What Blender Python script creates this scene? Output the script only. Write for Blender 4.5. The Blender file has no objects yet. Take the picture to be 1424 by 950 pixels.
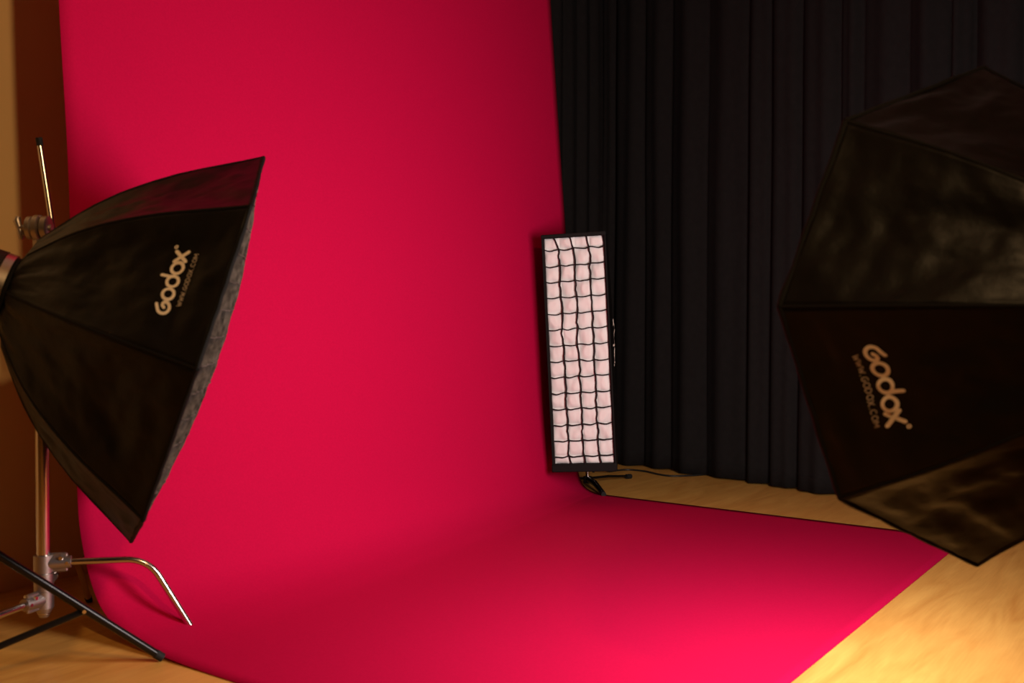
import bpy, math, random
from mathutils import Vector, Matrix, noise
random.seed(7)
PI = math.pi
S = bpy.context.scene
COL = S.collection

# ------------------------------------------------------------------ camera
CAM = Vector((-1.6094, -3.6895, 0.902))
YAW, PITCH = 0.6207, 0.0295
cd = bpy.data.cameras.new('camera'); cam = bpy.data.objects.new('camera', cd); COL.objects.link(cam)
cd.lens = 36.0; cd.sensor_width = 36.0
d = Vector((math.cos(YAW)*math.cos(PITCH), math.sin(YAW)*math.cos(PITCH), -math.sin(PITCH)))
cam.location = CAM
cam.rotation_euler = d.to_track_quat('-Z', 'Y').to_euler()
cd.dof.use_dof = True; cd.dof.focus_distance = 4.5; cd.dof.aperture_fstop = 4.0
S.camera = cam

# ------------------------------------------------------------------ world, light, exposure
w = bpy.data.worlds.new('world'); S.world = w; w.use_nodes = True
w.node_tree.nodes['Background'].inputs[0].default_value = (0.5, 0.42, 0.36, 1)
w.node_tree.nodes['Background'].inputs[1].default_value = 0.0
S.view_settings.view_transform = 'Standard'; S.view_settings.look = 'None'
S.view_settings.exposure = 0.0; S.view_settings.gamma = 1.0; S.view_settings.use_curve_mapping = False

# warm tungsten work lamp high behind the camera
WARM_POS = Vector((-1.03, -4.49, 2.60))
ld = bpy.data.lights.new('warm_lamp', 'SPOT'); lo = bpy.data.objects.new('warm_lamp', ld); COL.objects.link(lo)
ld.energy = 148; ld.color = (1.0, 0.60, 0.26); ld.shadow_soft_size = 0.09
ld.spot_size = math.radians(135); ld.spot_blend = 1.0
lo.location = WARM_POS
lo.rotation_euler = (Vector((-0.9, -0.7, 1.0)) - WARM_POS).to_track_quat('-Z', 'Y').to_euler()
KEY_STRENGTH = 30.0      # emission of the lit diffuser of the right octagonal softbox
KEY_COLOR = (1.0, 0.85, 0.80)

# ------------------------------------------------------------------ materials
def nodes(name):
    m = bpy.data.materials.new(name); m.use_nodes = True
    nt = m.node_tree; b = nt.nodes['Principled BSDF']
    return m, nt, b
def mat(name, col, rough=0.5, metal=0.0, spec=0.5, bump=None, vary=None, sheen=0.0, coat=0.0):
    m, nt, b = nodes(name)
    b.inputs['Base Color'].default_value = (*col, 1); b.inputs['Roughness'].default_value = rough
    b.inputs['Metallic'].default_value = metal; b.inputs['Specular IOR Level'].default_value = spec
    b.inputs['Sheen Weight'].default_value = sheen; b.inputs['Coat Weight'].default_value = coat
    tc = nt.nodes.new('ShaderNodeTexCoord')
    if vary:
        n = nt.nodes.new('ShaderNodeTexNoise'); n.inputs['Scale'].default_value = vary[0]; n.inputs['Detail'].default_value = 5
        r = nt.nodes.new('ShaderNodeValToRGB')
        k = vary[1]
        r.color_ramp.elements[0].position = .3; r.color_ramp.elements[1].position = .7
        r.color_ramp.elements[0].color = (*[c*(1-k) for c in col], 1); r.color_ramp.elements[1].color = (*[min(1, c*(1+k)) for c in col], 1)
        nt.links.new(tc.outputs['Object'], n.inputs['Vector']); nt.links.new(n.outputs['Fac'], r.inputs['Fac'])
        nt.links.new(r.outputs['Color'], b.inputs['Base Color'])
    if bump:
        n = nt.nodes.new('ShaderNodeTexNoise'); n.inputs['Scale'].default_value = bump[0]; n.inputs['Detail'].default_value = 6
        bp = nt.nodes.new('ShaderNodeBump'); bp.inputs['Strength'].default_value = bump[1]; bp.inputs['Distance'].default_value = bump[2]
        nt.links.new(tc.outputs['Object'], n.inputs['Vector']); nt.links.new(n.outputs['Fac'], bp.inputs['Height'])
        nt.links.new(bp.outputs['Normal'], b.inputs['Normal'])
    return m

M = {}
M['paper'] = mat('crimson_paper', (0.49, 0.0015, 0.051), 0.85, spec=.10, bump=(420, .25, .0015), vary=(160, .05))
M['paper_core'] = mat('cardboard_core', (.35, .22, .12), .8)
M['wall'] = mat('tan_wall_paint', (.90, .68, .34), .75, spec=.2, bump=(90, .15, .002), vary=(1.3, .03))
M['ceiling'] = mat('ceiling_paint', (.40, .36, .30), .9)
M['wall_far'] = mat('brown_wall_paint', (.13, .095, .06), .8, vary=(1.3, .03))
M['nylon'] = mat('black_nylon', (.0020, .0018, .0016), .46, spec=.27, bump=(13, .30, .012))
M['nylon_trim'] = mat('black_binding_tape', (.004, .004, .004), .75, spec=.2)
M['grid'] = mat('grey_grid_fabric', (.085, .072, .062), .85, spec=.1, vary=(45, .7))
M['gridblack'] = mat('black_grid_fabric', (.012, .009, .010), .8, spec=.2)
M['diffuser'] = mat('white_diffuser_cloth', (.80, .79, .80), .75, spec=.2, bump=(30, .2, .005))
M['silver'] = mat('silver_reflective_lining', (.6, .6, .6), .35, metal=.8)
M['logo'] = mat('printed_logo_white', (.95, .86, .74), .7, spec=.2)
M['logo_small'] = mat('printed_logo_fine', (.52, .45, .38), .7, spec=.2)
M['curtain'] = mat('black_curtain_cloth', (.0105, .0096, .0096), .9, spec=.10, bump=(240, .3, .001), vary=(35, .12))
M['chrome'] = mat('chrome_tube', (.66, .61, .57), .20, metal=1.0, bump=(30, .03, .001))
M['casting'] = mat('cast_metal_socket', (.46, .41, .38), .42, metal=1.0, bump=(60, .3, .002))
M['blacktube'] = mat('black_painted_tube', (.004, .004, .004), .28, spec=.32)
M['blackplastic'] = mat('black_plastic', (.012, .012, .012), .45, spec=.4)
M['rubber'] = mat('black_rubber', (.010, .010, .010), .7, spec=.3)
M['brass'] = mat('brass_rivet', (.75, .6, .3), .3, metal=1.0)
M['ring'] = mat('brushed_ring', (.75, .68, .60), .3, metal=1.0)

# lit diffuser of the key softbox
m, nt, b = nodes('lit_diffuser')
b.inputs['Base Color'].default_value = (.8, .8, .8, 1)
b.inputs['Emission Color'].default_value = (*KEY_COLOR, 1); b.inputs['Emission Strength'].default_value = KEY_STRENGTH
M['lit'] = m

# wood floor: pale maple laminate with long soft grain along x
def wood():
    m, nt, b = nodes('maple_floor')
    N = nt.nodes.new; L = nt.links.new
    tc = N('ShaderNodeTexCoord')
    mp = N('ShaderNodeMapping'); mp.inputs['Scale'].default_value = (1.1, 6.5, 1)
    L(tc.outputs['Object'], mp.inputs['Vector'])
    n1 = N('ShaderNodeTexNoise'); n1.inputs['Scale'].default_value = 1.7; n1.inputs['Detail'].default_value = 8; n1.inputs['Distortion'].default_value = 1.2
    L(mp.outputs['Vector'], n1.inputs['Vector'])
    mp2 = N('ShaderNodeMapping'); mp2.inputs['Scale'].default_value = (4, 70, 1)
    L(tc.outputs['Object'], mp2.inputs['Vector'])
    n2 = N('ShaderNodeTexNoise'); n2.inputs['Scale'].default_value = 2.2; n2.inputs['Detail'].default_value = 6
    L(mp2.outputs['Vector'], n2.inputs['Vector'])
    r = N('ShaderNodeValToRGB'); e = r.color_ramp.elements
    e[0].position = .30; e[0].color = (.58, .265, .052, 1); e[1].position = .72; e[1].color = (.80, .46, .112, 1)
    x = N('ShaderNodeMix'); x.data_type = 'FLOAT'; x.inputs[0].default_value = .28
    L(n1.outputs['Fac'], x.inputs[2]); L(n2.outputs['Fac'], x.inputs[3]); L(x.outputs[0], r.inputs['Fac'])
    L(r.outputs['Color'], b.inputs['Base Color'])
    b.inputs['Roughness'].default_value = .42; b.inputs['Specular IOR Level'].default_value = .35
    bp = N('ShaderNodeBump'); bp.inputs['Strength'].default_value = .08; bp.inputs['Distance'].default_value = .002
    L(n2.outputs['Fac'], bp.inputs['Height']); L(bp.outputs['Normal'], b.inputs['Normal'])
    return m
M['wood'] = wood()

# ------------------------------------------------------------------ mesh helpers
class MB:
    def __init__(s): s.v = []; s.f = []
    def add(s, vs, fs):
        o = len(s.v); s.v += [Vector(p) for p in vs]; s.f += [tuple(i+o for i in f) for f in fs]
    def box(s, c, size, R=None, bev=0.0):
        hx, hy, hz = (k/2 for k in size); c = Vector(c); R = R or Matrix.Identity(3)
        if bev <= 0:
            p = [(x*hx, y*hy, z*hz) for z in (-1, 1) for y in (-1, 1) for x in (-1, 1)]
            s.add([c + R @ Vector(q) for q in p], [(0, 2, 3, 1), (4, 5, 7, 6), (0, 1, 5, 4), (2, 6, 7, 3), (0, 4, 6, 2), (1, 3, 7, 5)])
        else:
            ring = []
            for z, k in ((-hz, 1), (-hz+bev, 0), (hz-bev, 0), (hz, 1)):
                b = bev*k
                pts = []
                for sx, sy in ((1, 1), (-1, 1), (-1, -1), (1, -1)):
                    a = Vector((sx*(hx-b), sy*(hy-b-bev), z)); bb = Vector((sx*(hx-b-bev), sy*(hy-b), z))
                    pts += [a, bb] if sx*sy > 0 else [bb, a]
                ring.append(pts)
            n = 8
            s.add([c + R @ q for r in ring for q in r],
                  [(k*n+i, k*n+(i+1) % n, (k+1)*n+(i+1) % n, (k+1)*n+i) for k in range(3) for i in range(n)] + [tuple(range(n))[::-1], tuple(range(3*n, 4*n))])
    def tube(s, pts, r, n=12, cap=True):
        pts = [Vector(p) for p in pts]; m = len(pts)
        rs = r if isinstance(r, (list, tuple)) else [r]*m
        rings = []; up = None
        for i, p in enumerate(pts):
            t = (pts[min(i+1, m-1)] - pts[max(i-1, 0)]).normalized()
            if up is None:
                up = t.orthogonal().normalized()
            else:
                up = (up - t*up.dot(t)).normalized()
            sd = t.cross(up)
            rings.append([p + (up*math.cos(a) + sd*math.sin(a))*rs[i] for a in (2*PI*k/n for k in range(n))])
        f = [(k*n+i, k*n+(i+1) % n, (k+1)*n+(i+1) % n, (k+1)*n+i) for k in range(m-1) for i in range(n)]
        if cap: f += [tuple(range(n))[::-1], tuple(range((m-1)*n, m*n))]
        s.add([q for r_ in rings for q in r_], f)
    def grid(s, fn, nu, nv):
        s.add([fn(i/nu, j/nv) for j in range(nv+1) for i in range(nu+1)],
              [(j*(nu+1)+i, j*(nu+1)+i+1, (j+1)*(nu+1)+i+1, (j+1)*(nu+1)+i) for j in range(nv) for i in range(nu)])
    def build(s, name, m, parent=None, smooth=True, solid=0, off=0, sharp=35):
        me = bpy.data.meshes.new(name); me.from_pydata([tuple(v) for v in s.v], [], s.f); me.update()
        me.materials.append(m)
        if smooth:
            me.polygons.foreach_set('use_smooth', [True]*len(me.polygons))
            me.set_sharp_from_angle(angle=math.radians(sharp))
        o = bpy.data.objects.new(name, me); COL.objects.link(o)
        if parent is not None: o.parent = parent
        if solid:
            md = o.modifiers.new('solid', 'SOLIDIFY'); md.thickness = solid; md.offset = off
        return o
def tag(o, label, cat, group=None, kind=None):
    if label: o['label'] = label
    if cat: o['category'] = cat
    if group: o['group'] = group
    if kind: o['kind'] = kind
    return o
def thing(name, mtx, label, cat):
    o = bpy.data.objects.new(name, None); COL.objects.link(o); o.empty_display_size = .1
    o.matrix_world = mtx if isinstance(mtx, Matrix) else Matrix.Translation(Vector(mtx))
    return tag(o, label, cat)
def one(name, fn, m, parent=None, **k):
    mb = MB(); fn(mb); return mb.build(name, m, parent, **k)
def structure(o, label=None):
    o['kind'] = 'structure'
    if label: o['label'] = label
    return o

# ------------------------------------------------------------------ setting
XL, XR, YF, YB, H = -4.2, 4.05, -7.4, -0.46, 3.15
o = one('floor', lambda b: b.box(((XL+XR)/2, (YF+YB)/2, -.05), (XR-XL+.3, YB-YF+.3, .1)), M['wood'], smooth=False); structure(o, 'pale maple wood floor'); o['category'] = 'floor'
o = one('wall_back', lambda b: b.box(((XL+XR)/2, YB+.06, H/2), (XR-XL+.3, .12, H)), M['wall'], smooth=False); structure(o, 'tan painted wall behind the red backdrop'); o['category'] = 'wall'
o = one('wall_right', lambda b: b.box((XR+.06, (YF+YB)/2, H/2), (.12, YB-YF, H)), M['wall'], smooth=False); structure(o, 'wall behind the black curtain'); o['category'] = 'wall'
o = one('wall_left', lambda b: b.box((XL-.06, (YF+YB)/2, H/2), (.12, YB-YF, H)), M['wall_far'], smooth=False); structure(o, 'wall on the left, outside the picture'); o['category'] = 'wall'
o = one('wall_front', lambda b: b.box(((XL+XR)/2, YF-.06, H/2), (XR-XL+.3, .12, H)), M['wall_far'], smooth=False); structure(o, 'wall behind the camera'); o['category'] = 'wall'
o = one('ceiling', lambda b: b.box(((XL+XR)/2, (YF+YB)/2, H+.05), (XR-XL+.3, YB-YF+.3, .1)), M['ceiling'], smooth=False); structure(o, 'painted ceiling'); o['category'] = 'ceiling'

# ------------------------------------------------------------------ crimson paper backdrop
PW, PL = 2.72, 2.811
PROF_L = [(-.925, 2.86), (-.96, 2.30), (-.986, 1.77), (-1.020, 1.33), (-1.036, .90), (-1.046, .50), (-1.048, .37), (-1.062, .275), (-1.098, .172), (-1.155, .090), (-1.245, .042), (-1.356, .018), (-1.48, .007), (-1.70, .003), (-2.2, .003), (-PL, .003)]
PROF_R = [(-.800, 2.86), (-.845, 2.30), (-.884, 1.80), (-.925, 1.29), (-.955, .85), (-.978, .48), (-.986, .30), (-.992, .19), (-1.000, .11), (-1.015, .06), (-1.045, .028), (-1.09, .010), (-1.15, .004), (-1.45, .003), (-2.1, .003), (-PL, .003)]
def prof(P, t):
    x = t*(len(P)-1); i = min(int(x), len(P)-2); f = x-i
    p = [P[max(0, i-1)], P[i], P[i+1], P[min(len(P)-1, i+2)]]
    out = []
    for k in (0, 1):
        a, b_, c, d_ = (q[k] for q in p)
        out.append(.5*((2*b_) + (c-a)*f + (2*a-5*b_+4*c-d_)*f*f + (3*b_-a-3*c+d_)*f**3))
    return out
def paper_pt(u, t):
    a, b_ = prof(PROF_L, t), prof(PROF_R, t)
    k = u**1.6
    y = a[0]*(1-k)+b_[0]*k; z = a[1]*(1-k)+b_[1]*k
    cup = .018*math.sin(PI*u)
    mid = math.exp(-((z-.16)/.22)**2)*math.exp(-((y+1.10)/.25)**2)
    y -= .060*math.sin(PI*u)**.7*mid; z = max(.003, z + .030*math.sin(PI*u)*mid)
    if z > .3: y += cup*min(1, (z-.3))
    return Vector((u*PW, y, z))
bd = thing('paper_backdrop', (PW/2, -1.0, 0), 'wide seamless crimson red paper backdrop sweeping down onto the wooden floor', 'backdrop')
inv = Vector((PW/2, -1.0, 0))
one('paper_sweep', lambda b: b.grid(lambda u, v: paper_pt(u, v) - inv, 56, 150), M['paper'], bd, solid=.0012, off=1, sharp=80)
one('roll_core', lambda b: b.tube([Vector((-.12, -.80, 2.88))-inv, Vector((PW+.12, -.72, 2.88))-inv], .035, 20), M['paper_core'], bd)
one('paper_roll', lambda b: b.tube([Vector((0, -.80, 2.88))-inv, Vector((PW, -.72, 2.88))-inv], .065, 28), M['paper'], bd)
for nm, x in (('roll_bracket', -.09), ('roll_bracket', PW+.09)):
    one(nm, lambda b: (b.box(Vector((x, -.64, 2.88))-inv, (.03, .30, .04), bev=.004), b.box(Vector((x, -.475, 2.88))-inv, (.06, .02, .16), bev=.004)), M['casting'], bd)

# ------------------------------------------------------------------ black curtain along the right side
CA = Vector((3.73, -.55, 0)); CT = Vector((-.2236, -.9747, 0)); CN = Vector((-.9747, .2236, 0))   # CN points into the room
CREASE = [-.9, -.78, -.62, -.45, -.30, -.16, 0.0, .11, .33, .53, .78, 1.04, 1.18, 1.36, 1.58, 1.70, 1.93, 2.12, 2.23, 2.43, 2.62, 2.85, 3.05, 3.25, 3.5, 3.7, 3.95, 4.2]
AMP = [random.uniform(.045, .085) for _ in CREASE]
def curtain_pt(u, v):
    s = CREASE[0] + u*(CREASE[-1]-CREASE[0]); z = .012 + v*(3.02)
    wob = .018*noise.noise(Vector((s*2.5, z*.5, 3.1))) * (1-v*.4)
    ss = s + wob
    i = max(0, min(len(CREASE)-2, next((k for k in range(len(CREASE)-1) if CREASE[k+1] > ss), len(CREASE)-2)))
    f = max(0., min(1., (ss-CREASE[i])/(CREASE[i+1]-CREASE[i])))
    a = AMP[i]*(.75 + .35*(1-v)) 
    off = a*(math.sin(PI*f)**.75)*(1+.18*math.sin(3*PI*f+i))
    off += .010*noise.noise(Vector((s*7, z*1.1, 9)))
    n = CN
    if s < 0:   # turns the corner and runs on behind the backdrop, in front of the back wall
        base = CA + Vector((s*.96, 0.02*min(1, -s*6), 0)); n = Vector((-.15, -1, 0)).normalized()
        off *= .5
    else:
        base = CA + CT*s
    z += (0.010*noise.noise(Vector((s*6, 0, 0))) if v == 0 else 0)
    return Vector((base.x+n.x*off, base.y+n.y*off, z))
cu = thing('curtain', (3.5, -1.6, 0), 'floor-length black cloth curtain hanging in soft folds on the right', 'curtain')
ci = Vector((3.5, -1.6, 0))
one('cloth', lambda b: b.grid(lambda u, v: curtain_pt(u, v)-ci, 620, 34), M['curtain'], cu, solid=.0025, sharp=180)
def hem(b):
    for k in range(0, 620, 1):
        u0, u1 = k/620, (k+1)/620
        if k % 3 == 2: continue
        p, q = curtain_pt(u0, .025)-ci, curtain_pt(u1, .025)-ci
        s = CREASE[0] + u0*(CREASE[-1]-CREASE[0])
        n = CN if s > 0 else Vector((0, -1, 0))
        p += n*.0025; q += n*.0025
        b.add([p, q, q+Vector((0, 0, .003)), p+Vector((0, 0, .003))], [(0, 1, 2, 3)])
o = one('hem_stitching', hem, M['nylon_trim'], cu, smooth=False, solid=.001); o['kind'] = 'stuff'
one('curtain_rail', lambda b: b.tube([CA+CT*-.05+Vector((0, 0, 3.06))-ci, CA+CT*4.2+Vector((0, 0, 3.06))-ci], .016, 12), M['blacktube'], cu)

# ------------------------------------------------------------------ printed lettering built from round-ended strokes
def arc(cx, cy, r, a0, a1, n=14, ry=None):
    ry = ry or r
    return [(cx+r*math.cos(math.radians(a0+(a1-a0)*k/n)), cy+ry*math.sin(math.radians(a0+(a1-a0)*k/n))) for k in range(n+1)]
def big_logo():     # strokes in text space: x along the line, y up, x-height 1
    st = []
    G = [(.72, 1.20), (.50, 1.08)] + arc(.52, .50, .52, 118, 352, 18) + [(1.00, .58), (.86, .68), (.70, .66), (.54, .46)]
    st.append((G, .14))
    for cx in (1.75, 4.28): st.append((arc(cx, .5, .50, 0, 360, 26), .14))
    st.append((arc(3.0, .5, .50, 0, 360, 26), .14)); st.append(([(3.50, .5), (3.44, 1.0), (3.50, 1.62)], .15))
    st.append(([(4.86, .98), (5.75, .0)], .15)); st.append(([(4.92, .0), (5.78, 1.06)], .15))
    st.append((arc(6.18, 1.22, .12, 0, 360, 10), .05))
    return st, 6.2
GL = {'W': [[(0, 1), (.25, 0), (.5, .8), (.75, 0), (1, 1)]], '.': [[(.1, 0), (.18, 0)]],
      'G': [arc(.45, .5, .42, 50, 330, 10, .5) + [(.85, .45), (.55, .45)]], 'O': [arc(.45, .5, .42, 0, 360, 12, .5)],
      'D': [[(0, 0), (0, 1), (.4, 1), (.75, .75), (.75, .25), (.4, 0), (0, 0)]], 'X': [[(0, 0), (.75, 1)], [(0, 1), (.75, 0)]],
      'C': [arc(.45, .5, .42, 50, 310, 10, .5)], 'M': [[(0, 0), (.05, 1), (.45, .3), (.85, 1), (.9, 0)]]}
def small_logo():
    x = 0; st = []
    for ch in 'WWW.GODOX.COM':
        for pl in GL[ch]: st.append(([(x+px, py) for px, py in pl], .085))
        x += {'W': 1.25, '.': .5, 'M': 1.15}.get(ch, 1.12)
    return st, x-.2
def strokes(b, st, mp):
    for pl, hw in st:
        n = len(pl)
        for i in range(n-1):
            a, c = Vector(pl[i]), Vector(pl[i+1]); t = (c-a)
            if t.length < 1e-6: continue
            t.normalize(); nn = Vector((-t.y, t.x))*hw
            b.add([mp(*(a-nn)), mp(*(c-nn)), mp(*(c+nn)), mp(*(a+nn))], [(0, 1, 2, 3)])
        for p in pl:
            b.add([mp(p[0]+hw*math.cos(k*PI/4), p[1]+hw*math.sin(k*PI/4)) for k in range(8)], [tuple(range(8))])

# ------------------------------------------------------------------ octagonal softboxes
RT = [(0, .145), (.02, .20), (.05, .27), (.11, .345), (.18, .43), (.26, .515), (.36, .605), (.48, .695), (.60, .775), (.72, .845), (.84, .91), (.93, .96), (1, 1)]
def rad(v):
    for (a, ra), (c, rc) in zip(RT, RT[1:]):
        if v <= c: return ra + (rc-ra)*(v-a)/(c-a)
    return 1.0
def octabox(apex, axis, phase, R, D, label, lit, seed, logo_panel, logo):
    a = Vector(axis).normalized()
    s0 = a.cross(Vector((0, 0, 1))).normalized(); t0 = s0.cross(a)
    s = s0*math.cos(phase)+t0*math.sin(phase); t = -s0*math.sin(phase)+t0*math.cos(phase)
    mt = Matrix((s, t, -a)).transposed().to_4x4(); mt.translation = Vector(apex)
    root = thing('octagonal_softbox', mt, label, 'softbox')
    def dirk(k): return Vector((math.cos(k*PI/4), math.sin(k*PI/4), 0))
    def rib(k, v): return dirk(k)*(R*rad(v)) + Vector((0, 0, -D*v))
    def panel(k, u, v, lift=0):
        p = rib(k, v).lerp(rib(k+1, v), u)
        n = (dirk(k)+dirk(k+1)).normalized()
        sag = .020*math.sin(PI*u)*math.sin(PI*min(1, v))
        e = min(1, 4*u*(1-u))**.6*min(1, (1-v)*14+.12)
        q = Vector((u*2.2, v*2.6, seed+k*7.3))
        wr = (.0110*noise.noise(q*2.0) + .0130*noise.noise(Vector((u*2.2+v*1.5, v*12, seed+k*3.1)))*(v**4) + .0035*noise.noise(q*7))*e
        return p - n*(sag - wr) + (n + Vector((0, 0, .55))).normalized()*lift
    for k in range(8):
        one('fabric_panel', lambda b: b.grid(lambda u, v: panel(k, u, v), 30, 60), M['nylon'], root, solid=.0025, off=-1, sharp=180)
        one('rib', lambda b: b.tube([rib(k, v/20)*1.002 for v in range(21)], .0038, 8), M['nylon_trim'], root)
        # binding tape round the front rim, one length to a side, a little ragged
        def rim(b):
            pts = [rib(k, 1).lerp(rib(k+1, 1), j/14) for j in range(15)]
            pts = [p*(1+.004*noise.noise(Vector((p.x*30, p.y*30, seed)))) for p in pts]
            b.tube(pts, [.0055+.0022*noise.noise(Vector((p.x*40, p.y*40, seed+2))) for p in pts], 8)
        one('rim_binding', rim, M['nylon_trim'], root)
    # collar sleeve over the speed ring
    n = 24
    def sleeve(u, v):
        ang = 2*PI*u; r_ = R*.145*(1.05+.02*v)
        return Vector((r_*math.cos(ang), r_*math.sin(ang), .010*(1-v)))
    one('collar', lambda b: b.grid(sleeve, n, 3), M['nylon_trim'], root, solid=.003)
    def ring(b):
        prof_ = [(.058, .034), (.080, .034), (.083, .030), (.083, .010), (.058, .010)]
        nn = 40
        b.add([(r_*math.cos(2*PI*i/nn), r_*math.sin(2*PI*i/nn), z) for r_, z in prof_ for i in range(nn)],
              [(j*nn+i, j*nn+(i+1) % nn, ((j+1) % 5)*nn+(i+1) % nn, ((j+1) % 5)*nn+i) for j in range(5) for i in range(nn)])
    one('speed_ring', ring, M['ring'], root)
    # front diffuser
    zf = -(D-.03)
    def disc(b):
        b.add([(0, 0, zf-.004)] + [tuple(dirk(k)*R*.935 + Vector((0, 0, zf))) for k in range(8)], [(0, 1+(k+1) % 8, 1+k) for k in range(8)])
    one('front_diffuser', disc, M['lit'] if lit else M['diffuser'], root, smooth=False)
    if not lit:   # fabric egg-crate grid, sagging outwards in the middle
        def lattice(b):
            cell = .062; apo = R*.90*math.cos(PI/8)
            def inside(x, y): return all(x*math.cos(PI/8+j*PI/4)+y*math.sin(PI/8+j*PI/4) < apo for j in range(8))
            for axis_ in (0, 1):
                k = -int(R/cell)
                while k*cell < R:
                    c0 = k*cell; k += 1
                    run = []
                    st = 0.0155
                    j = -int(R/st)
                    while j*st < R:
                        x, y = (c0, j*st) if axis_ == 0 else (j*st, c0); j += 1
                        if inside(x, y): run.append((x, y))
                    for (x0, y0), (x1, y1) in zip(run, run[1:]):
                        pts = []
                        for (x, y) in ((x0, y0), (x1, y1)):
                            rr = (x*x+y*y)/(R*R*.8)
                            h = .050*max(0, 1-rr) + .003 + .004*noise.noise(Vector((x*25, y*25, 4)))
                            wx = .0022*noise.noise(Vector((x*20, y*20, 1))); wy = .0022*noise.noise(Vector((x*20, y*20, 8)))
                            pts.append((x+wx, y+wy, zf-.004)); pts.append((x+wx, y+wy, -D-h))
                        b.add([pts[0], pts[2], pts[3], pts[1]], [(0, 1, 2, 3)])
        o = one('egg_crate_grid', lattice, M['grid'], root, smooth=False, solid=.0022, off=0); o['kind'] = 'stuff'; o['label'] = 'grey fabric egg-crate grid'
    # lettering near the rim of one panel
    uc, vb, vs, h1, h2, gap = logo
    k = logo_panel
    chord = 2*R*math.sin(PI/8)*rad(vb)
    sl = (rib(k, vb+.05)-rib(k, vb-.05)).length/.10      # metres along the panel per v
    st, wd = big_logo()
    mp1 = lambda x, y: panel(k, uc+(x-wd/2)*h1/chord, vb-(y*h1)/sl, .0046)
    one('logo_lettering', lambda b: strokes(b, st, mp1), M['logo'], root, smooth=False)
    st2, wd2 = small_logo()
    mp2 = lambda x, y: panel(k, uc+vs+(x-wd2/2)*h2/chord, vb+gap/sl-(y*h2)/sl, .0046)
    one('web_address_lettering', lambda b: strokes(b, st2, mp2), M['logo_small'], root, smooth=False)
    return root

def axis_of(az, el): return (math.cos(az)*math.cos(el), math.sin(az)*math.cos(el), math.sin(el))
AX_L = axis_of(-.6388, -.3262); AP_L = Vector((-.3563, -1.3268, .9577)) + Vector(AX_L)*.025
AX_R = axis_of(1.0382, -.0298); AP_R = Vector((.3998, -3.6232, .9060))
octabox(AP_L, AX_L, 1.521, .5, .437, 'black octagonal softbox on the left, seen side-on in front of the red backdrop', False, 3.0, 6, (.50, .80, .012, .0262, .0091, .024))
octabox(AP_R, AX_R, -.0341, .5, .425, 'black octagonal softbox on the right, seen from behind against the curtain', True, 11.0, 4, (.485, .762, .00, .0262, .0100, .024))

# ------------------------------------------------------------------ strobe heads
def strobe(name, p0, axis, length, r, label, tailup=None):
    a = Vector(axis).normalized(); z = -a
    x = z.cross(Vector((0, 0, 1))).normalized(); y = z.cross(x)
    mt = Matrix((x, y, z)).transposed().to_4x4(); mt.translation = Vector(p0)
    root = thing(name, mt, label, 'studio light')
    one('body', lambda b: b.tube([(0, 0, .002), (0, 0, .004), (0, 0, length-.02), (0, 0, length)], [r*.9, r, r, r*.86], 28), M['blackplastic'], root)
    one('front_collar', lambda b: b.tube([(0, 0, -.004), (0, 0, .03)], r*1.06, 28), M['blackplastic'], root)
    one('mount_bracket', lambda b: b.box((0, r+.012, length*.55), (.05, .03, .08), bev=.004), M['blackplastic'], root)
    one('release_catch', lambda b: b.box((r+.006, 0, .02), (.018, .02, .028), bev=.003), M['blackplastic'], root)
    one('carry_handle', lambda b: b.tube([(0, -r, .07), (0, -r-.03, .085), (0, -r-.03, length-.06), (0, -r, length-.045)], .008, 10), M['blackplastic'], root)
    return root

HL = AP_L - Vector(AX_L)*.037
strobe('studio_strobe', HL, AX_L, .24, .080, 'black strobe head at the left picture edge behind the left octagonal softbox')
HR = AP_R - Vector(AX_R)*.037
strobe('studio_strobe', HR, AX_R, .26, .080, 'black strobe head behind the right octagonal softbox, outside the picture')

# ------------------------------------------------------------------ black tripod light stands
def light_stand(x, y, ztop, collar, low, foot_az, reach, label, tr=.0105):
    root = thing('light_stand', (x, y, 0), label, 'light stand')
    one('centre_column', lambda b: b.tube([(0, 0, low-.05), (0, 0, collar+.35)], .0150, 16), M['blacktube'], root)
    one('riser', lambda b: b.tube([(0, 0, collar+.30), (0, 0, ztop)], .0115, 16), M['blacktube'], root)
    one('leg_collar', lambda b: b.tube([(0, 0, collar-.025), (0, 0, collar+.03)], .026, 18), M['blackplastic'], root)
    one('brace_collar', lambda b: b.tube([(0, 0, low-.02), (0, 0, low+.02)], .024, 18), M['blackplastic'], root)
    one('lock_knob', lambda b: (b.tube([(.015, 0, collar+.33), (.045, 0, collar+.33)], .006, 8), b.tube([(.04, 0, collar+.33), (.055, 0, collar+.33)], .017, 10)), M['blackplastic'], root)
    for k in range(3):
        az = foot_az + k*2*PI/3
        dr = Vector((math.cos(az), math.sin(az), 0)); sd = Vector((-dr.y, dr.x, 0))
        top = dr*.024 + Vector((0, 0, collar)); ft = dr*reach + Vector((0, 0, .012))
        lg = one('leg', lambda b: b.tube([top, ft], tr, 14), M['blacktube'], root)
        e = (ft-top).normalized()
        one('end_cap', lambda b: b.tube([ft-e*.018, ft+e*.004], tr*1.10, 14), M['rubber'], lg)
        mid = top.lerp(ft, .635)
        p = dr*.022 + Vector((0, 0, low))
        br = one('brace', lambda b: b.tube([p+sd*.0, mid-Vector((0, 0, .008))], .0085, 10), M['blacktube'], root)
        one('rivet', lambda b: b.tube([mid-sd*.0145-Vector((0, 0, .006)), mid+sd*.0145-Vector((0, 0, .006))], .0048, 10), M['brass'], br)
    return root
SL = HL - Vector(AX_L)*.172
FOOT = Vector((-.01, -1.435, 0)); base = Vector((SL.x, SL.y, 0)); dv = FOOT-base
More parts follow.
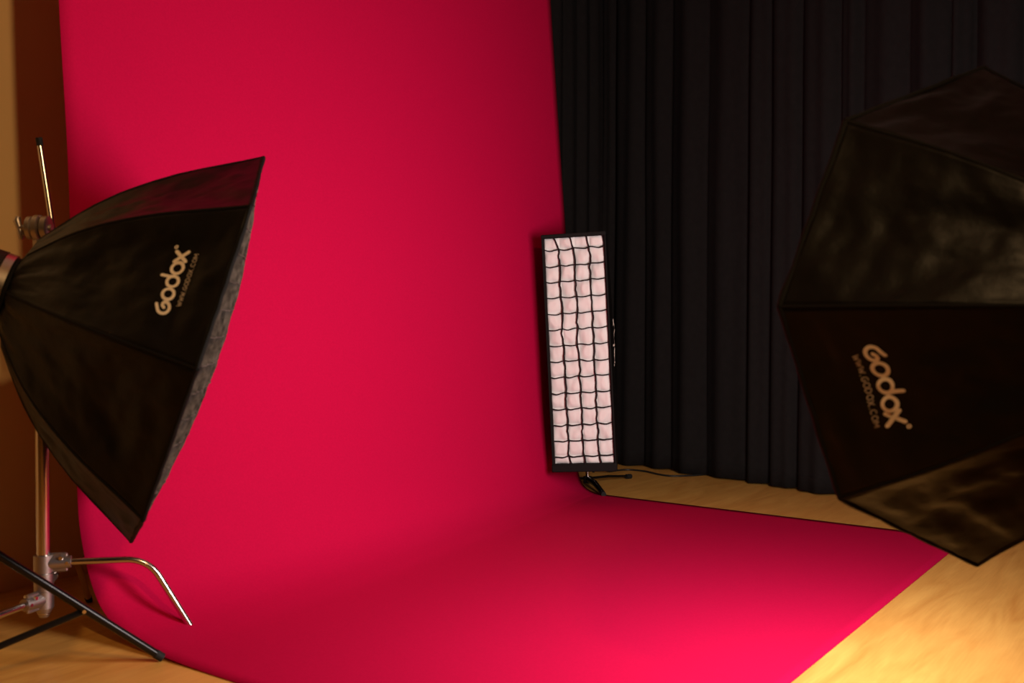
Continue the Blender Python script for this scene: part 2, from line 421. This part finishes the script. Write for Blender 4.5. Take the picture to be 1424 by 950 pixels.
light_stand(base.x, base.y, SL.z-.098, .435, .062, math.atan2(dv.y, dv.x), dv.length, 'black tripod light stand holding the left octagonal softbox, one leg by the paper edge')
SR = HR - Vector(AX_R)*.14
light_stand(SR.x, SR.y, SR.z-.098, .50, .12, math.radians(200), .50, 'black tripod light stand under the right octagonal softbox, outside the picture')

# ------------------------------------------------------------------ chrome grip stand (left)
cs = thing('grip_stand', (-.1095, -1.0602, 0), 'chrome steel grip stand with bent legs standing behind the left octagonal softbox', 'grip stand')
one('base_column', lambda b: b.tube([(0, 0, .085), (0, 0, .74)], .0175, 28), M['chrome'], cs)
one('column_lock', lambda b: (b.tube([(0, 0, .72), (0, 0, .78)], .024, 20), b.tube([(0, -.02, .75), (0, -.05, .75)], .006, 10)), M['casting'], cs)
one('riser', lambda b: b.tube([(0, 0, .76), (.006, .004, 1.10)], .0125, 20), M['chrome'], cs)
A1 = math.atan2(-1.31+1.0602, .18+.1095)
for k, (az, zt, reach, nm) in enumerate(((A1, .222, .383, 'bent chrome leg reaching onto the red paper'), (A1+math.radians(238), .125, .41, None), (math.radians(42), .172, .40, None))):
    dr = Vector((math.cos(az), math.sin(az), 0)); up = Vector((0, 0, 1))
    sock = one('leg_socket', lambda b: (b.tube([up*(zt-.024), up*(zt+.022)], .0255, 22), b.tube([dr*.012+up*zt, dr*.040+up*zt, dr*.070+up*zt], [.021, .019, .0165], 18),
                                 b.box(dr*.036+up*(zt), (.05, .012, .052), Matrix.Rotation(az, 3, 'Z'), bev=.003)), M['casting'], cs)
    sd = Vector((-dr.y, dr.x, 0))
    one('bolt', lambda b: (b.tube([dr*.046+up*(zt+.014)-sd*.020, dr*.046+up*(zt+.014)+sd*.020], .0052, 8), b.tube([dr*.062-sd*.019+up*zt, dr*.062+sd*.019+up*zt], .0045, 8)), M['chrome'], sock)
    zb = .012; top_r = reach*.70
    P0, P1, P2 = dr*.062+up*zt, dr*top_r+up*(zt-.004), dr*reach+up*zb
    Pa = P1 + (P0-P1).normalized()*.060; Pb = P1 + (P2-P1).normalized()*.060
    pts = [P0, P0.lerp(Pa, .5), Pa] + [Pa.lerp(P1, f).lerp(P1.lerp(Pb, f), f) for f in (j/10 for j in range(1, 10))] + [Pb, Pb.lerp(P2, .5), P2]
    lg = one('leg', lambda b: b.tube(pts, .0095, 20), M['chrome'], cs)
    if nm: lg['label'] = nm
    e = (P2-Pb).normalized()
    one('foot_cap', lambda b: b.tube([P2-e*.006, P2+e*.012], [.0112, .0098], 16), M['rubber'], lg)
one('column_foot', lambda b: b.tube([(0, 0, .075), (0, 0, .10), (0, 0, .20)], [.012, .0235, .0215], 20), M['casting'], cs)
# grip head and extension arm
G = Vector((.0, .0, 1.125))
view = Vector((.813, .582, 0)); rt = Vector((.582, -.813, 0))
gh = one('grip_head', lambda b: (b.tube([G-rt*.030, G-rt*.027, G-rt*.016, G-rt*.013], [.026, .031, .031, .027], 26), b.tube([G-rt*.011, G-rt*.008, G+rt*.005, G+rt*.008], [.030, .035, .035, .030], 26), b.tube([G+rt*.010, G+rt*.013, G+rt*.027, G+rt*.030], [.027, .032, .032, .026], 26),
                            b.tube([G-rt*.036, G+rt*.036], .010, 14), b.box(G-Vector((0, 0, .043)), (.026, .026, .05), bev=.003)), M['casting'], cs)
one('wing_knob', lambda b: (b.tube([G-rt*.034, G-rt*.052], .008, 12), [b.tube([G-rt*.052, G-rt*(.052+.006*q)+Vector((0, 0, .020*q)), G-rt*(.052+.004*q)+Vector((0, 0, .031*q))], [.008, .0105, .006], 12) for q in (-1, 1)]), M['casting'], gh)
A0 = Vector((.022, .030, 1.36-.000)); A0 = Vector((-.0875+.1095, -1.0301+1.0602, 1.359)); A9 = A0 + (Vector((-.0718+.1095, -1.0643+1.0602, 1.118))-A0)*1.5
ar = one('extension_arm', lambda b: b.tube([A0, A9], .0076, 18), M['chrome'], cs)
one('arm_end_cap', lambda b: b.tube([A0+(A0-A9).normalized()*.012, A0-(A0-A9).normalized()*.010], .0088, 16), M['rubber'], ar)

# ------------------------------------------------------------------ strip softbox with fabric grid
FC = Vector((2.373, -1.219, .716)); az = math.radians(204)
nrm = Vector((math.cos(az), math.sin(az), 0)); rgt = Vector((-nrm.y, nrm.x, 0))      # rgt = to the viewer's right
rgt = -rgt if rgt.dot(rt) < 0 else rgt
roll = math.radians(2.9)
upv = Vector((0, 0, 1))*math.cos(roll) - rgt*math.sin(roll); rg = rgt*math.cos(roll) + Vector((0, 0, 1))*math.sin(roll)
mt = Matrix((rg, upv, rg.cross(upv))).transposed().to_4x4(); mt.translation = FC
sb = thing('strip_softbox', mt, 'tall narrow softbox with white front behind a black fabric grid', 'softbox')
WS, HS = .286, 1.075        # local: x right, y up, z towards the viewer
hw, hh = WS/2, HS/2
DS = .24
def side_prof(k):    # width factor against depth
    return 1 - .30*max(0, (k-.35)/.65)**1.4
def side(sx, sy):
    def fn(u, v):
        k = v; sc = side_prof(k)
        if sx: x, y = sx*hw*sc, (u*2-1)*hh*(1-.30*max(0, (k-.2)/.8)**1.5)
        else: x, y = (u*2-1)*hw*sc, sy*hh*(1-.30*max(0, (k-.2)/.8)**1.5)
        wr = .006*noise.noise(Vector((x*9+3, y*9, k*6))) + .005*noise.noise(Vector((x*25, y*34, k*9+5)))
        e = math.sin(PI*min(1, k*1.1))*math.sin(PI*u)
        if sx: x += sx*(.010*math.sin(PI*k) + wr)*e
        else: y += sy*(wr)*e
        return Vector((x, y, -DS*k))
    return fn
for sx, sy in ((1, 0), (-1, 0), (0, 1), (0, -1)):
    one('side_panel', lambda b: b.grid(side(sx, sy), 60 if sx else 16, 14), M['nylon'], sb, solid=.0025, sharp=180)
bk = side_prof(1)
one('back_panel', lambda b: b.box((0, 0, -DS-.002), (WS*bk, HS*.70, .005)), M['nylon'], sb)
def frame(b):
    b.box((0, hh-.004, .004), (WS+.012, .018, .024), bev=.003)
    b.box((0, -hh+.008, .006), (WS+.014, .036, .026), bev=.004)
    for s_ in (-1, 1): b.box((s_*(hw+.001), 0, .003), (.007, HS, .022), bev=.0015)
one('front_border', frame, M['nylon_trim'], sb)
NX, NY = 4, 15
IW, IY0, IY1 = WS-.008, -hh+.026, hh-.010
ys = [IY1] + [IY1-.052-(IY1-.052-(IY0+.036))*k/(NY-2) for k in range(NY-1)] + [IY0]
def gx(i, y):
    x = -IW/2 + IW*i/NX
    j = (y-IY0)/(IY1-IY0)
    if 0 < i < NX:
        x += .0085*noise.noise(Vector((i*3.7, y*15, 2))) + .0045*noise.noise(Vector((i*9.1, y*40, 6)))
    if j > .945: x -= .020*((j-.945)/.055)*(1 if i < NX else .3)*(1 if i else 0) * (.5 if i == 3 else 1)
    if j < .05 and 0 < i < NX: x += .006*(1-j/.05)
    return x
def gy(k, x):
    y = ys[k]
    if 0 < k < NY:
        c = ((x+IW/2)/IW*NX) % 1.0
        y += -.0050*math.sin(PI*c) + .005*noise.noise(Vector((x*30, k*2.3, 5)))
        y += .006*x/IW
    return y
def strips(b):
    n = 90
    for i in range(0, NX+1):
        for j in range(n):
            y0, y1 = IY0+(IY1-IY0)*j/n, IY0+(IY1-IY0)*(j+1)/n
            x0, x1 = gx(i, y0), gx(i, y1)
            b.add([(x0, y0, .004), (x1, y1, .004), (x1, y1, -.012), (x0, y0, -.012)], [(0, 1, 2, 3)])
    for k in range(1, NY):
        for j in range(32):
            x0, x1 = -IW/2+IW*j/32, -IW/2+IW*(j+1)/32
            b.add([(x0, gy(k, x0), .004), (x1, gy(k, x1), .004), (x1, gy(k, x1), -.012), (x0, gy(k, x0), -.012)], [(0, 1, 2, 3)])
o = one('fabric_grid', strips, M['gridblack'], sb, smooth=False, solid=.0050, off=0); o['kind'] = 'stuff'; o['label'] = 'black fabric grid of small square openings'
def pillow(u, v):
    x = -IW/2+IW*u; y = IY0+(IY1-IY0)*v
    cx = (u*NX) % 1.0
    kk = 0
    for k in range(NY):
        if ys[k+1] <= y <= ys[k]: kk = k; break
    cy = (y-ys[kk+1])/max(1e-6, ys[kk]-ys[kk+1])
    h = (abs(math.sin(PI*cx))*abs(math.sin(PI*min(1, max(0, cy)))))**.5
    z = -.014 + .012*h + .009*noise.noise(Vector((x*24, y*18, 1.5))) + .0025*noise.noise(Vector((x*50, y*24, 7)))
    return Vector((x, y, min(z, -.001)))
one('front_diffuser', lambda b: b.grid(pillow, 64, 240), M['diffuser'], sb, sharp=180)
# lettering along the right flank
def flank(x, y, h1, off, yc):
    q = side(1, 0)
    yy = yc-(x)*h1; zz = off - y*h1
    k = max(0, min(1, zz/DS))
    p = q((yy/hh/(1-.30*max(0, (k-.2)/.8)**1.5)+1)/2, k)
    return p + Vector((.0028, 0, 0))
st, wd = big_logo(); one('logo_lettering', lambda b: strokes(b, st, lambda x, y: flank(x, y, .034, .115, .14)), M['logo'], sb, smooth=False)
st2, wd2 = small_logo(); one('web_address_lettering', lambda b: strokes(b, st2, lambda x, y: flank(x, y, .0145, .150, .13)), M['logo_small'], sb, smooth=False)

strobe('studio_strobe', FC-nrm*(DS+.008), nrm, .25, .055, 'black strobe head mounted behind the strip softbox')

# small floor stand of the strip softbox
HB = Vector((2.925, -.93, 0))
fs = thing('light_stand', HB, 'small black floor stand with chrome pole under the strip softbox', 'light stand')
one('pole', lambda b: b.tube([(0, 0, .03), (0, 0, .62)], .0105, 18), M['chrome'], fs)
one('hub', lambda b: b.tube([(0, 0, .012), (0, 0, .045)], .022, 18), M['blackplastic'], fs)
one('lock_knob', lambda b: (b.tube([rt*.008+Vector((0, 0, .075)), rt*.026+Vector((0, 0, .075))], .004, 8), b.tube([rt*.024+Vector((0, 0, .075)), rt*.036+Vector((0, 0, .075))], .010, 10)), M['blackplastic'], fs)
for k, ft in enumerate((Vector((3.215, -1.01, 0)), Vector((2.69, -1.16, 0)), Vector((2.85, -.64, 0)))):
    v = ft-HB
    e = v.normalized(); r_ = (.0065, .014, .0065)[k]
    lg = one('leg', lambda b: b.tube([e*.01+Vector((0, 0, .034)), e*.5*v.length+Vector((0, 0, .030 if k != 1 else .036)), e*v.length+Vector((0, 0, .016))], [r_, r_*1.1, r_*.9], 12), M['blacktube'], fs)
    one('foot_cap', lambda b: b.tube([e*(v.length-.016)+Vector((0, 0, .016)), e*(v.length+.018)+Vector((0, 0, .013))], .0125, 12), M['rubber'], lg)
one('head_arm', lambda b: (b.tube([(0, 0, .60), (0, 0, .66)], .018, 14), b.tube([Vector((0, 0, .635)), Vector((-.115, -.06, .645))], .014, 12)), M['blackplastic'], fs)

# ------------------------------------------------------------------ power cable lying along the curtain hem
cab = [Vector(p) for p in ((2.74, -1.02, .50), (2.90, -.90, .30), (3.12, -.86, .10), (3.32, -.82, .012), (3.46, -.86, .0065), (3.47, -.97, .0065), (3.42, -1.08, .0065), (3.41, -1.17, .0065), (3.50, -1.26, .0065), (3.62, -1.32, .0065))]
pts = []
for i in range(len(cab)-1):
    p = [cab[max(0, i-1)], cab[i], cab[i+1], cab[min(len(cab)-1, i+2)]]
    for j in range(8):
        f = j/8
        pts.append(.5*((2*p[1]) + (p[2]-p[0])*f + (2*p[0]-5*p[1]+4*p[2]-p[3])*f*f + (3*p[1]-p[0]-3*p[2]+p[3])*f**3))
pts.append(cab[-1])
for p in pts: p.z = max(p.z, .0062)
tag(one('power_cable', lambda b: b.tube(pts, .0050, 8), M['blackplastic']), 'thin black power cable running along the foot of the black curtain', 'cable')
